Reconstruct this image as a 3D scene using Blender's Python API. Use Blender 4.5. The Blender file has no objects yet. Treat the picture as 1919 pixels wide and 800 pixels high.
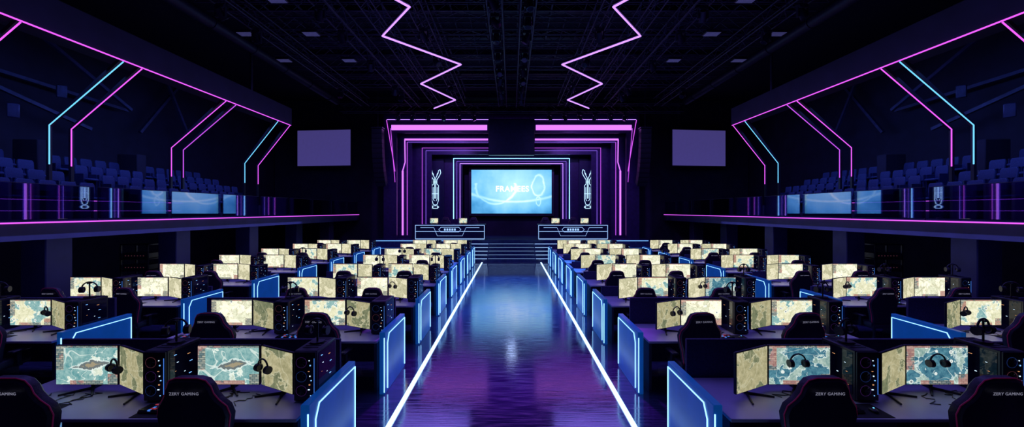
import bpy, bmesh, math, random
from mathutils import Vector, Matrix, Euler
random.seed(4)
scene = bpy.context.scene
scene.view_settings.view_transform = 'Standard'
scene.view_settings.look = 'None'
COL = scene.collection
R = math.radians

# ------------------------------------------------------------------ materials
def pmat(name, col, rough=0.5, metal=0.0, var=0.25, scale=6.0, bump=0.0, spec=0.5, emit=None, es=0.0, coat=0.0):
    m = bpy.data.materials.new(name); m.use_nodes = True
    nt = m.node_tree; b = nt.nodes['Principled BSDF']
    tc = nt.nodes.new('ShaderNodeTexCoord')
    n = nt.nodes.new('ShaderNodeTexNoise'); n.inputs['Scale'].default_value = scale; n.inputs['Detail'].default_value = 4
    nt.links.new(tc.outputs['Object'], n.inputs['Vector'])
    r = nt.nodes.new('ShaderNodeValToRGB')
    r.color_ramp.elements[0].position = 0.3; r.color_ramp.elements[1].position = 0.7
    r.color_ramp.elements[0].color = tuple(c*(1-var) for c in col)+(1,)
    r.color_ramp.elements[1].color = tuple(min(1, c*(1+var)) for c in col)+(1,)
    nt.links.new(n.outputs['Fac'], r.inputs['Fac']); nt.links.new(r.outputs['Color'], b.inputs['Base Color'])
    b.inputs['Roughness'].default_value = rough; b.inputs['Metallic'].default_value = metal
    b.inputs['Specular IOR Level'].default_value = spec
    b.inputs['Coat Weight'].default_value = coat
    if bump:
        bp = nt.nodes.new('ShaderNodeBump'); bp.inputs['Strength'].default_value = bump; bp.inputs['Distance'].default_value = 0.02
        nt.links.new(n.outputs['Fac'], bp.inputs['Height']); nt.links.new(bp.outputs['Normal'], b.inputs['Normal'])
    if emit:
        b.inputs['Emission Color'].default_value = emit+(1,); b.inputs['Emission Strength'].default_value = es
    return m

def emat(name, col, s):
    m = bpy.data.materials.new(name); m.use_nodes = True
    nt = m.node_tree; nt.nodes.clear()
    o = nt.nodes.new('ShaderNodeOutputMaterial'); e = nt.nodes.new('ShaderNodeEmission')
    e.inputs['Color'].default_value = col+(1,); e.inputs['Strength'].default_value = s
    nt.links.new(e.outputs[0], o.inputs[0])
    return m

M = {}
M['black'] = pmat('black_plastic', (.014,.014,.028), .38)
M['satin'] = pmat('dark_satin_metal', (.02,.02,.035), .35, metal=.3)
M['chair'] = pmat('black_leatherette', (.016,.013,.034), .45, bump=.15, scale=60)
M['chairseam'] = pmat('crimson_piping_glow', (.30,.02,.12), .5, emit=(.5,.02,.2), es=.05)  # faint self-glow put into the piping, which is no lamp
M['logo'] = pmat('silver_print_glow', (.5,.5,.6), .5, emit=(.6,.6,.8), es=.25)  # print brightened by emission put into the material
M['desk'] = pmat('pale_laminate', (.46,.44,.66), .34, var=.10, scale=3)
M['deskdark'] = pmat('dark_felt_divider', (.05,.042,.12), .8, scale=40)
M['steel'] = pmat('painted_steel', (.05,.05,.09), .4, metal=.6)
M['panel'] = pmat('blue_panel_painted_glow', (.012,.07,.34), .28, var=.3, scale=3, emit=(.004,.10,.48), es=.32)  # blue glow of the neon on the panel face, put in as emission
M['wall'] = pmat('dark_navy_plaster', (.014,.013,.036), .8, scale=2, bump=.1)
M['wall2'] = pmat('dark_navy_cladding', (.026,.026,.078), .6, scale=2)
M['ceil'] = pmat('black_ceiling', (.008,.008,.022), .85, scale=3, bump=.2)
M['truss'] = pmat('black_truss_steel', (.036,.036,.078), .5, metal=.3)
M['duct'] = pmat('grey_duct', (.018,.018,.045), .5, metal=.3)
M['brace'] = pmat('blue_grey_steel', (.045,.055,.13), .5, metal=.2)
M['seat'] = pmat('blue_seat_fabric', (.030,.055,.17), .7, scale=50)
M['seatp'] = pmat('blue_seat_plastic', (.016,.028,.10), .35)
M['stage'] = pmat('gloss_stage_deck', (.035,.055,.14), .2)
M['portal'] = pmat('portal_satin', (.028,.014,.07), .3)
M['fixture'] = pmat('ceiling_fixture_diffuser', (.2,.2,.4), .6, emit=(.12,.12,.34), es=.25)
M['sidescreen_glow'] = pmat('projection_fabric_glow', (.20,.16,.46), .7, var=.05, emit=(.12,.095,.40), es=.42)  # screen is off; its violet brightness is put in as emission
M['glassdark'] = pmat('smoked_glass', (.01,.012,.03), .08)
M['mat'] = pmat('black_cloth', (.012,.01,.022), .85)
M['boards'] = pmat('navy_display_face', (.008,.012,.045), .35)
M['pink'] = emat('neon_pink', (.72,.10,.90), 1.35)
M['pinkhot'] = emat('neon_pink_bar', (.64,.18,1.0), 1.4)
M['magenta'] = emat('neon_magenta', (.56,.09,.86), 1.1)
M['violet'] = emat('neon_violet', (.28,.13,.95), 1.0)
M['lilac'] = emat('neon_lilac', (.48,.23,1.0), 1.9)
M['cyan'] = emat('neon_cyan', (.16,.60,1.0), 1.3)
M['bluew'] = emat('neon_blue_white', (.26,.58,1.0), 2.3)
M['emblem'] = emat('emblem_white_blue', (.45,.70,1.0), 1.7)
M['bluec'] = emat('console_line_blue', (.34,.56,1.0), 1.2)
M['aisle'] = emat('aisle_strip_light', (.40,.64,1.0), 2.6)
M['blued'] = emat('led_blue_dim', (.06,.22,.8), .9)
M['bluem'] = emat('led_blue_mid', (.2,.5,1.0), 1.3)
M['stepl'] = emat('led_step', (.26,.45,.85), .9)
M['stepb'] = emat('led_step_bright', (.34,.56,1.0), 1.5)
M['ledred'] = emat('led_red', (.8,.08,.12), .35)
M['ledorange'] = emat('led_orange', (1,.45,.2), .6)
M['ledwhite'] = emat('led_white', (.6,.8,1.0), 1.4)
M['fanblue'] = emat('fan_glow_blue', (.06,.16,.8), .13)
M['fanviolet'] = emat('fan_glow_violet', (.3,.08,.7), .09)
M['fanwarm'] = emat('fan_glow_warm', (.7,.2,.3), .10)
M['stagetext'] = emat('screen_white_text', (.90,1,1.0), 1.7)

def floor_mat():
    m = bpy.data.materials.new('polished_dark_floor'); m.use_nodes = True
    nt = m.node_tree; b = nt.nodes['Principled BSDF']; L = nt.links.new
    tc = nt.nodes.new('ShaderNodeTexCoord'); mp = nt.nodes.new('ShaderNodeMapping')
    mp.inputs['Scale'].default_value = (1.2, 14.0, 1)
    L(tc.outputs['Object'], mp.inputs['Vector'])
    n = nt.nodes.new('ShaderNodeTexNoise'); n.inputs['Scale'].default_value = 2.2; n.inputs['Detail'].default_value = 8
    L(mp.outputs[0], n.inputs['Vector'])
    r = nt.nodes.new('ShaderNodeValToRGB')
    r.color_ramp.elements[0].position = .35; r.color_ramp.elements[0].color = (.026,.026,.080,1)
    r.color_ramp.elements[1].position = .7; r.color_ramp.elements[1].color = (.072,.078,.21,1)
    L(n.outputs['Fac'], r.inputs['Fac']); L(r.outputs['Color'], b.inputs['Base Color'])
    mr = nt.nodes.new('ShaderNodeMapRange'); mr.inputs['From Min'].default_value = .3; mr.inputs['From Max'].default_value = .7
    mr.inputs['To Min'].default_value = .02; mr.inputs['To Max'].default_value = .20
    L(n.outputs['Fac'], mr.inputs['Value']); L(mr.outputs[0], b.inputs['Roughness'])
    b.inputs['Specular IOR Level'].default_value = 1.0
    b.inputs['IOR'].default_value = 2.5
    bp = nt.nodes.new('ShaderNodeBump'); bp.inputs['Strength'].default_value = .14; bp.inputs['Distance'].default_value = .006
    L(n.outputs['Fac'], bp.inputs['Height']); L(bp.outputs['Normal'], b.inputs['Normal'])
    return m
M['floor'] = floor_mat()

def glass_mat():
    m = bpy.data.materials.new('railing_glass'); m.use_nodes = True
    nt = m.node_tree; nt.nodes.clear(); L = nt.links.new
    o = nt.nodes.new('ShaderNodeOutputMaterial'); t = nt.nodes.new('ShaderNodeBsdfTransparent'); g = nt.nodes.new('ShaderNodeBsdfGlossy')
    t.inputs['Color'].default_value = (.65,.7,.9,1); g.inputs['Roughness'].default_value = .01
    g.inputs['Color'].default_value = (.75,.8,1,1)
    mx = nt.nodes.new('ShaderNodeMixShader'); lw = nt.nodes.new('ShaderNodeLayerWeight'); lw.inputs['Blend'].default_value = .35
    mr = nt.nodes.new('ShaderNodeMapRange'); mr.inputs['To Min'].default_value = .20; mr.inputs['To Max'].default_value = .85
    L(lw.outputs['Fresnel'], mr.inputs['Value'])
    L(mr.outputs[0], mx.inputs['Fac']); L(t.outputs[0], mx.inputs[1]); L(g.outputs[0], mx.inputs[2]); L(mx.outputs[0], o.inputs[0])
    return m
M['glass'] = glass_mat()

def game_mat(name, water, land, rim, strength, scale=5.0, hud=True, seedoff=0.0, thr=.5, ship=False, icons=0.0):
    m = bpy.data.materials.new(name); m.use_nodes = True
    nt = m.node_tree; nt.nodes.clear(); L = nt.links.new
    def mth(op, a, b=None, c=None):
        nd = nt.nodes.new('ShaderNodeMath'); nd.operation = op
        for i, x in enumerate((a, b, c)):
            if x is None: continue
            if isinstance(x, (int, float)): nd.inputs[i].default_value = x
            else: L(x, nd.inputs[i])
        return nd.outputs[0]
    def mixc(f, a, b, bt='MIX'):
        mx = nt.nodes.new('ShaderNodeMixRGB'); mx.blend_type = bt
        if isinstance(f, float): mx.inputs['Fac'].default_value = f
        else: L(f, mx.inputs['Fac'])
        for s, x in (('Color1', a), ('Color2', b)):
            if isinstance(x, tuple): mx.inputs[s].default_value = x+(1,)
            else: L(x, mx.inputs[s])
        return mx.outputs['Color']
    o = nt.nodes.new('ShaderNodeOutputMaterial'); e = nt.nodes.new('ShaderNodeEmission')
    tc = nt.nodes.new('ShaderNodeTexCoord'); oi = nt.nodes.new('ShaderNodeObjectInfo')
    off = mth('MULTIPLY_ADD', oi.outputs['Random'], 30, seedoff)
    cb = nt.nodes.new('ShaderNodeCombineXYZ'); L(off, cb.inputs['Y'])
    ad = nt.nodes.new('ShaderNodeVectorMath'); ad.operation = 'ADD'
    L(tc.outputs['Object'], ad.inputs[0]); L(cb.outputs[0], ad.inputs[1])
    sp = nt.nodes.new('ShaderNodeSeparateXYZ'); L(tc.outputs['Object'], sp.inputs[0]); X, Z = sp.outputs['X'], sp.outputs['Z']
    def noise(sc, det, dist=0.0, rough=.6):
        n = nt.nodes.new('ShaderNodeTexNoise'); n.inputs['Scale'].default_value = sc; n.inputs['Detail'].default_value = det
        n.inputs['Distortion'].default_value = dist; n.inputs['Roughness'].default_value = rough
        L(ad.outputs[0], n.inputs['Vector']); return n.outputs['Fac']
    n1 = noise(scale, 7, .4); n2 = noise(scale*4, 6, .2, .75); n3 = noise(scale*.6, 2, 1.2)
    def ramp(f, a, b, lo=.35, hi=.65):
        r = nt.nodes.new('ShaderNodeValToRGB'); r.color_ramp.elements[0].position = lo; r.color_ramp.elements[1].position = hi
        r.color_ramp.elements[0].color = a+(1,); r.color_ramp.elements[1].color = b+(1,); L(f, r.inputs['Fac']); return r.outputs['Color']
    wat = ramp(n2, *water); lan = ramp(n2, *land)
    last = mixc(mth('GREATER_THAN', n1, thr), wat, lan)
    last = mixc(mth('MULTIPLY', mth('LESS_THAN', mth('ABSOLUTE', mth('SUBTRACT', n1, thr)), .010), .75), last, rim)
    last = mixc(mth('MULTIPLY', mth('LESS_THAN', mth('ABSOLUTE', mth('SUBTRACT', n3, .5)), .008), .55), last, rim)
    if icons:
        v2 = nt.nodes.new('ShaderNodeTexVoronoi'); v2.inputs['Scale'].default_value = 12; L(ad.outputs[0], v2.inputs['Vector'])
        sv = nt.nodes.new('ShaderNodeSeparateXYZ'); L(v2.outputs['Color'], sv.inputs[0])
        on = mth('GREATER_THAN', sv.outputs['X'], 1-icons)
        last = mixc(mth('MULTIPLY', mth('MULTIPLY', mth('LESS_THAN', v2.outputs['Distance'], .26), on), .85), last, (.85,.9,.85))
        last = mixc(mth('MULTIPLY', mth('MULTIPLY', mth('LESS_THAN', v2.outputs['Distance'], .14), on), .8), last, (.06,.09,.12))
    if ship:
        n4 = noise(26, 4)
        zt = mth('SUBTRACT', Z, mth('MULTIPLY', X, .14))
        q = mth('ADD', mth('ABSOLUTE', mth('DIVIDE', mth('SUBTRACT', X, .05), .17)), mth('ABSOLUTE', mth('DIVIDE', mth('ADD', zt, .005), .05)))
        q = mth('ADD', q, mth('MULTIPLY', mth('SUBTRACT', n4, .5), 1.5))
        last = mixc(mth('MULTIPLY', mth('LESS_THAN', q, 1.35), .6), last, (.85,.95,.9))
        last = mixc(mth('MULTIPLY', mth('LESS_THAN', q, 1.0), .9), last, (.09,.11,.12))
        last = mixc(mth('MULTIPLY', mth('LESS_THAN', q, .5), .8), last, (.40,.33,.2))
    if hud:
        br = nt.nodes.new('ShaderNodeTexBrick'); br.inputs['Scale'].default_value = 1.0; br.inputs['Brick Width'].default_value = .045; br.inputs['Row Height'].default_value = .022
        br.inputs['Mortar Size'].default_value = .003; br.inputs['Color1'].default_value = (.08,.12,.15,1); br.inputs['Color2'].default_value = (.55,.5,.38,1); br.inputs['Mortar'].default_value = (.02,.03,.04,1)
        cv = nt.nodes.new('ShaderNodeCombineXYZ'); L(X, cv.inputs['X']); L(mth('ADD', Z, 1.0), cv.inputs['Y']); L(cv.outputs[0], br.inputs['Vector'])
        br2 = mixc(mth('MULTIPLY', mth('GREATER_THAN', n1, .52), .5), br.outputs['Color'], (.55,.10,.08))
        msk = mth('MULTIPLY', mth('LESS_THAN', X, -.235), mth('GREATER_THAN', Z, -.05))
        msk = mth('MAXIMUM', msk, mth('GREATER_THAN', Z, .178))
        msk = mth('MAXIMUM', msk, mth('MULTIPLY', mth('LESS_THAN', Z, -.155), mth('LESS_THAN', mth('ABSOLUTE', X), .17)))
        msk = mth('MAXIMUM', msk, mth('MULTIPLY', mth('LESS_THAN', Z, -.09), mth('GREATER_THAN', X, .215)))
        last = mixc(mth('MULTIPLY', msk, .8), last, br2)
    L(last, e.inputs['Color']); e.inputs['Strength'].default_value = strength
    L(e.outputs[0], o.inputs[0])
    return m
M['gameA'] = game_mat('game_picture_ship', ((.10,.30,.32),(.36,.56,.53)), ((.50,.62,.52),(.82,.86,.70)), (.9,.97,.88), 1.05, thr=.57, ship=True, scale=4)
M['gameD'] = game_mat('game_picture_islands', ((.12,.32,.34),(.38,.56,.52)), ((.55,.56,.34),(.95,.92,.68)), (.95,.97,.85), 1.1, seedoff=3, thr=.46, icons=.25)
M['gameB'] = game_mat('game_picture_teal', ((.02,.10,.17),(.11,.29,.36)), ((.14,.28,.27),(.48,.60,.53)), (.75,.87,.82), 1.05, seedoff=5, thr=.53, icons=.4)
M['gameC'] = game_mat('game_picture_map', ((.58,.60,.42),(.92,.92,.70)), ((.88,.84,.58),(1,.99,.84)), (.45,.44,.28), 1.15, seedoff=9, icons=.15)
M['side'] = game_mat('strategy_map_khaki', ((.15,.19,.11),(.34,.35,.20)), ((.38,.36,.19),(.68,.62,.37)), (.75,.72,.48), .78, scale=4, hud=False, thr=.47)
M['sideC'] = game_mat('strategy_map_cream', ((.50,.48,.30),(.78,.74,.49)), ((.74,.69,.44),(1,.95,.70)), (.4,.38,.2), .95, scale=5, hud=False)

def stage_screen_mat():
    m = bpy.data.materials.new('stage_screen_picture'); m.use_nodes = True
    nt = m.node_tree; nt.nodes.clear(); L = nt.links.new
    def math_(op, a, b=None, c=None):
        nd = nt.nodes.new('ShaderNodeMath'); nd.operation = op
        for i, x in enumerate((a, b, c)):
            if x is None: continue
            if isinstance(x, (int, float)): nd.inputs[i].default_value = x
            else: L(x, nd.inputs[i])
        return nd.outputs[0]
    o = nt.nodes.new('ShaderNodeOutputMaterial'); e = nt.nodes.new('ShaderNodeEmission')
    tc = nt.nodes.new('ShaderNodeTexCoord'); sp = nt.nodes.new('ShaderNodeSeparateXYZ')
    n = nt.nodes.new('ShaderNodeTexNoise'); n.inputs['Scale'].default_value = .9; n.inputs['Detail'].default_value = 5
    L(tc.outputs['Object'], n.inputs['Vector'])
    L(tc.outputs['Object'], sp.inputs[0])
    x = math_('ADD', sp.outputs['X'], math_('MULTIPLY', math_('SUBTRACT', n.outputs['Fac'], .5), .6)); z = sp.outputs['Z']
    def rad(cx, cz, kx, kz):
        dx = math_('MULTIPLY', math_('SUBTRACT', x, cx), kx); dz = math_('MULTIPLY', math_('SUBTRACT', z, cz), kz)
        return math_('SQRT', math_('ADD', math_('MULTIPLY', dx, dx), math_('MULTIPLY', dz, dz)))
    def ring(cx, cz, kx, kz, rr, w):
        return math_('MAXIMUM', math_('SUBTRACT', 1, math_('DIVIDE', math_('ABSOLUTE', math_('SUBTRACT', rad(cx, cz, kx, kz), rr)), w)), 0)
    glow = math_('MAXIMUM', math_('SUBTRACT', 1, math_('MULTIPLY', rad(.2, .1, .32, .5), 1.0)), 0)
    g = math_('ADD', math_('MULTIPLY_ADD', glow, .48, math_('MULTIPLY', n.outputs['Fac'], .46)), math_('MULTIPLY', z, .05))
    low = math_('LESS_THAN', z, .55)
    rings = math_('MULTIPLY', ring(-1.0, .25, .9, 1.1, 1.15, .10), low)
    for a in ((.2, 1.1, .45, 1, 1.75, .11), (1.75, -.62, 1.7, 1, .28, .09)):
        rings = math_('MAXIMUM', rings, ring(*a))
    rr = math_('MULTIPLY', ring(1.75, .4, 1.2, .75, .5, .09), math_('GREATER_THAN', z, -.3))
    rings = math_('MAXIMUM', rings, rr)
    g2 = math_('MULTIPLY_ADD', rings, .30, g)
    r = nt.nodes.new('ShaderNodeValToRGB'); els = r.color_ramp.elements
    els[0].position = .12; els[0].color = (.04,.24,.52,1)
    els[1].position = .92; els[1].color = (.85,1,1,1)
    a = els.new(.32); a.color = (.15,.48,.82,1)
    a = els.new(.62); a.color = (.38,.72,.95,1)
    L(g2, r.inputs['Fac']); L(r.outputs['Color'], e.inputs['Color']); e.inputs['Strength'].default_value = 1.3
    L(e.outputs[0], o.inputs[0])
    return m
M['stagescreen'] = stage_screen_mat()

# ------------------------------------------------------------------ mesh builder
class MB:
    def __init__(s): s.bm = bmesh.new(); s.mi = 0
    def box(s, c, size, rot=None, bev=0.0, seg=1):
        vs = []
        for sx in (-.5, .5):
            for sy in (-.5, .5):
                for sz in (-.5, .5):
                    v = Vector((sx*size[0], sy*size[1], sz*size[2]))
                    if rot is not None: v = rot @ v
                    vs.append(s.bm.verts.new(v+Vector(c)))
        fs = []
        for f in ((0,1,3,2),(4,6,7,5),(0,4,5,1),(2,3,7,6),(0,2,6,4),(1,5,7,3)):
            fc = s.bm.faces.new([vs[i] for i in f]); fc.material_index = s.mi; fs.append(fc)
        if bev:
            es = list({e for f in fs for e in f.edges})
            res = bmesh.ops.bevel(s.bm, geom=es, offset=bev, segments=seg, profile=.5, affect='EDGES')
            for f in res['faces']: f.material_index = s.mi
        return s
    def rings(s, rs, closed=False, cap=True):
        rr = [[s.bm.verts.new(p) for p in r] for r in rs]
        n = len(rr[0]); m = len(rr)
        for i in range(m if closed else m-1):
            a = rr[i]; b = rr[(i+1) % m]
            for j in range(n):
                f = s.bm.faces.new((a[j], a[(j+1) % n], b[(j+1) % n], b[j])); f.material_index = s.mi
        if cap and not closed:
            f = s.bm.faces.new(rr[0][::-1]); f.material_index = s.mi
            f = s.bm.faces.new(rr[-1]); f.material_index = s.mi
        return s
    def cyl(s, p0, p1, r0, r1=None, n=12):
        return s.sweep([p0, p1], [r0, r0 if r1 is None else r1], n)
    def sweep(s, pts, r, n=8, closed=False):
        pts = [Vector(p) for p in pts]; k = len(pts)
        if not isinstance(r, (list, tuple)): r = [r]*k
        out = []; nrm = None
        for i in range(k):
            if closed: d = (pts[(i+1) % k]-pts[i]).normalized()+(pts[i]-pts[i-1]).normalized()
            elif i == 0: d = pts[1]-pts[0]
            elif i == k-1: d = pts[-1]-pts[-2]
            else: d = (pts[i+1]-pts[i]).normalized()+(pts[i]-pts[i-1]).normalized()
            d.normalize()
            if nrm is None:
                up = Vector((0,0,1)) if abs(d.z) < .9 else Vector((0,1,0))
                nrm = (up-d*up.dot(d)).normalized()
            else:
                nrm = (nrm-d*nrm.dot(d))
                if nrm.length < 1e-4: nrm = d.orthogonal()
                nrm.normalize()
            bn = d.cross(nrm)
            out.append([pts[i]+(nrm*math.cos(2*math.pi*(j+.5)/n)+bn*math.sin(2*math.pi*(j+.5)/n))*r[i] for j in range(n)])
        return s.rings(out, closed=closed)
    def torus(s, c, Rr, r, mat=None, n=20, m=8, a0=0, a1=2*math.pi):
        mat = mat or Matrix.Identity(3); full = abs(a1-a0-2*math.pi) < 1e-4
        cnt = n if full else n+1
        pts = [Vector(c)+mat @ Vector((Rr*math.cos(a0+(a1-a0)*i/n), 0, Rr*math.sin(a0+(a1-a0)*i/n))) for i in range(cnt)]
        return s.sweep(pts, r, m, closed=full)
    def prism(s, poly, y0, y1, inset=0.0, curve=0.0, lean=0.0, plane='xz'):
        cx = sum(p[0] for p in poly)/len(poly); cz = sum(p[1] for p in poly)/len(poly)
        def ring(y, k):
            o = []
            for a, b in poly:
                a2 = cx+(a-cx)*k; b2 = cz+(b-cz)*k
                yy = y+curve*a2*a2+lean*(b2-poly[0][1])
                o.append(Vector((a2, yy, b2)) if plane == 'xz' else (Vector((yy, a2, b2)) if plane == 'yz' else Vector((a2, b2, yy))))
            return o
        d = (y1-y0)
        if inset: rs = [ring(y0, 1-inset), ring(y0+d*.22, 1), ring(y1-d*.22, 1), ring(y1, 1-inset)]
        else: rs = [ring(y0, 1), ring(y1, 1)]
        return s.rings(rs)
    def ball(s, c, r, sc=(1,1,1), u=12, v=8):
        rs = []
        for i in range(1, v):
            t = math.pi*i/v
            rs.append([Vector(c)+Vector((r*sc[0]*math.sin(t)*math.cos(2*math.pi*j/u), r*sc[1]*math.sin(t)*math.sin(2*math.pi*j/u), r*sc[2]*math.cos(t))) for j in range(u)])
        return s.rings(rs)
    def mesh(s, name, *mats):
        bm = s.bm; bmesh.ops.recalc_face_normals(bm, faces=bm.faces[:])
        for f in bm.faces: f.smooth = True
        for e in bm.edges:
            if len(e.link_faces) == 2 and e.calc_face_angle(0) > R(38): e.smooth = False
        me = bpy.data.meshes.new(name); bm.to_mesh(me); bm.free()
        for m in mats: me.materials.append(M[m] if isinstance(m, str) else m)
        return me

def O(name, data=None, loc=(0,0,0), rot=(0,0,0), parent=None, **kw):
    o = bpy.data.objects.new(name, data); COL.objects.link(o)
    o.location = loc; o.rotation_euler = rot
    if data is None: o.empty_display_size = .1
    if parent: o.parent = parent
    for k, v in kw.items(): o[k] = v
    return o

def P(name, mesh, loc=(0,0,0), rot=(0,0,0), label=None, sub=()):
    return (name, mesh, loc, rot, label, sub)

def place(name, parts, loc, rot=(0,0,0), label='', category='', group=None, scale=1.0):
    root = O(name, None, loc, rot, label=label, category=category)
    root.scale = (scale, scale, scale)
    if group: root['group'] = group
    def addp(par, ps):
        for (n, me, l, r, lb, sub) in ps:
            c = O(n, me, l, r, par)
            if lb: c['label'] = lb
            if sub: addp(c, sub)
    addp(root, parts)
    return root

def solo(name, mesh, loc=(0,0,0), rot=(0,0,0), label='', category='', group=None, kind=None):
    o = O(name, mesh, loc, rot, label=label, category=category)
    if group: o['group'] = group
    if kind: o['kind'] = kind
    return o

def struct(name, mesh, label):
    return O(name, mesh, label=label, kind='structure', category=name.split('_')[0])

def text_mesh(body, size, mat, extrude=.001, name='lettering', offset=0.0):
    cu = bpy.data.curves.new(name, 'FONT'); cu.body = body; cu.size = size; cu.extrude = extrude; cu.offset = offset
    cu.align_x = 'CENTER'; cu.align_y = 'CENTER'; cu.space_character = 1.1
    ob = bpy.data.objects.new(name, cu); COL.objects.link(ob)
    dg = bpy.context.evaluated_depsgraph_get(); dg.update()
    me = bpy.data.meshes.new_from_object(ob.evaluated_get(dg))
    bpy.data.objects.remove(ob); me.materials.clear(); me.materials.append(mat); me.name = name
    return me

# ------------------------------------------------------------------ room shell
HX, Y0, Y1, HZ = 14.6, -3.0, 27.0, 9.4
def wallbox(c, s, mat): return MB().box(c, s).mesh('shell', mat)
struct('floor', wallbox((0, (Y0+Y1)/2, -.1), (2*HX+.4, Y1-Y0+.4, .2), 'floor'), 'polished dark blue arena floor')
struct('ceiling', wallbox((0, (Y0+Y1)/2, HZ+.1), (2*HX+.4, Y1-Y0+.4, .2), 'ceil'), 'black painted arena ceiling')
struct('wall_back', wallbox((0, Y1+.1, HZ/2), (2*HX+.4, .2, HZ), 'wall'), 'dark navy wall behind the stage')
struct('wall_front', wallbox((0, Y0-.1, HZ/2), (2*HX+.4, .2, HZ), 'wall'), 'dark navy entrance wall')
struct('wall_left', wallbox((-HX-.1, (Y0+Y1)/2, HZ/2), (.2, Y1-Y0, HZ), 'wall'), 'dark navy side wall')
struct('wall_right', wallbox((HX+.1, (Y0+Y1)/2, HZ/2), (.2, Y1-Y0, HZ), 'wall'), 'dark navy side wall')

# ------------------------------------------------------------------ aisle strip lights
me = MB().box((0,0,.008), (.06, 18.4, .016)).mesh('aisle_strip', 'aisle')
for sx in (-1, 1):
    solo('floor_strip_light', me, (sx*1.48, 11.2, 0), label='white-blue light strip edging the central aisle', category='strip light', group='aisle strip lights')

# ------------------------------------------------------------------ furniture templates
def chair_outline():
    half = [(0,1.29),(.09,1.288),(.15,1.265),(.185,1.21),(.20,1.15),(.235,1.09),(.285,1.03),(.305,.95),(.29,.85),(.26,.74),(.24,.62),(.225,.52),(.17,.47),(0,.46)]
    return half+[(-x, z) for x, z in half[-2:0:-1]]
ol = chair_outline()
LEAN = -.10
def backc(x, z): return .55*x*x+LEAN*(z-1.29)
c_back = MB().prism(ol, -.05, .06, inset=.07, curve=.55, lean=LEAN)
c_back = c_back.mesh('backrest', 'chair')
c_pipe = MB().sweep([(x*1.0, -.028+backc(x, z), z) for x, z in ol], .005, 6, closed=True).mesh('piping', 'chairseam')
c_head = MB().box((0,.09,1.13), (.26,.07,.13), bev=.03, seg=2).mesh('headrest', 'chair')
c_seat = MB(); c_seat.box((0,0,.47), (.50,.50,.10), bev=.04, seg=2); c_seat.box((-.23,0,.5), (.09,.46,.1), bev=.035, seg=2); c_seat.box((.23,0,.5), (.09,.46,.1), bev=.035, seg=2)
c_seat = c_seat.mesh('seat', 'chair')
c_arm = MB(); c_arm.box((0,.02,.665), (.09,.26,.03), bev=.012); c_arm.box((0,0,.56), (.035,.06,.2)); c_arm.box((0,0,.46), (.05,.07,.04)); c_arm = c_arm.mesh('armrest', 'black')
c_base = MB(); c_base.cyl((0,0,.09), (0,0,.2), .05, .035); c_base.cyl((0,0,.2), (0,0,.42), .025); c_base.box((0,0,.42), (.22,.22,.03))
for i in range(5):
    a = 2*math.pi*i/5+.3
    c_base.sweep([(0,0,.13), (.30*math.cos(a), .30*math.sin(a), .085)], [.035,.02], 6)
c_base = c_base.mesh('base', 'steel')
c_cast = MB(); c_cast.cyl((-.025,0,.03), (-.006,0,.03), .03, n=12); c_cast.cyl((.006,0,.03), (.025,0,.03), .03, n=12); c_cast.cyl((0,0,.03), (0,0,.075), .008, n=6); c_cast.cyl((-.006,0,.03), (.006,0,.03), .01, n=6)
c_cast = c_cast.mesh('caster', 'black')
c_logo = text_mesh('ZERY GAMING', .034, M['logo'], name='chair_lettering')
LY = -.055+backc(0, 1.17)-.006
chair_parts = [P('backrest', c_back, (0,-.27,0), sub=[P('piping', c_pipe, label='crimson edge piping'), P('lettering', c_logo, (0,LY,1.17), (R(90)+math.atan(.10),0,0), 'silver printed lettering')]),
               P('headrest', c_head, (0,-.28,0)), P('seat', c_seat), P('armrest', c_arm, (-.30,0,0)), P('armrest', c_arm, (.30,0,0)), P('base', c_base)]
chair_near = chair_parts+[P('caster', c_cast, (.30*math.cos(2*math.pi*i/5+.3), .30*math.sin(2*math.pi*i/5+.3), 0), (0,0,i*1.2)) for i in range(5)]

MWd, MHt = .64, .41
def mon_case(w):
    b = MB(); b.box((0,.022,0), (w,.03,MHt), bev=.006); b.box((0,.05,-.02), (w*.5,.04,MHt*.55), bev=.012); return b.mesh('monitor_housing', 'black')
def mon_screen(w, mat): return MB().box((0,0,0), (w-.018,.004,MHt-.02)).mesh('screen', mat)
cm, cs_ = mon_case(MWd), mon_case(.50)
scr = {k: mon_screen(MWd, k) for k in ('gameA','gameB','gameC','gameD')}
scrs = {k: mon_screen(.50, k) for k in ('side','sideC')}
mst = MB(); mst.box((0,.075,.19), (.045,.025,.36), bev=.006); mst.box((0,.055,.27), (.08,.03,.08))
for sx in (-1, 1): mst.sweep([(0,.07,.012), (sx*.17,-.11,.01)], [.014,.009], 6)
mst.sweep([(0,.07,.012), (0,.16,.01)], [.014,.009], 6)
mst = mst.mesh('stand', 'steel')
MZ = .27
def mon_parts(case, screen): return [P('monitor_housing', case, (0,0,MZ), sub=[P('screen', screen, (0,.004,0), label='lit game picture')]), P('stand', mst)]

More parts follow.
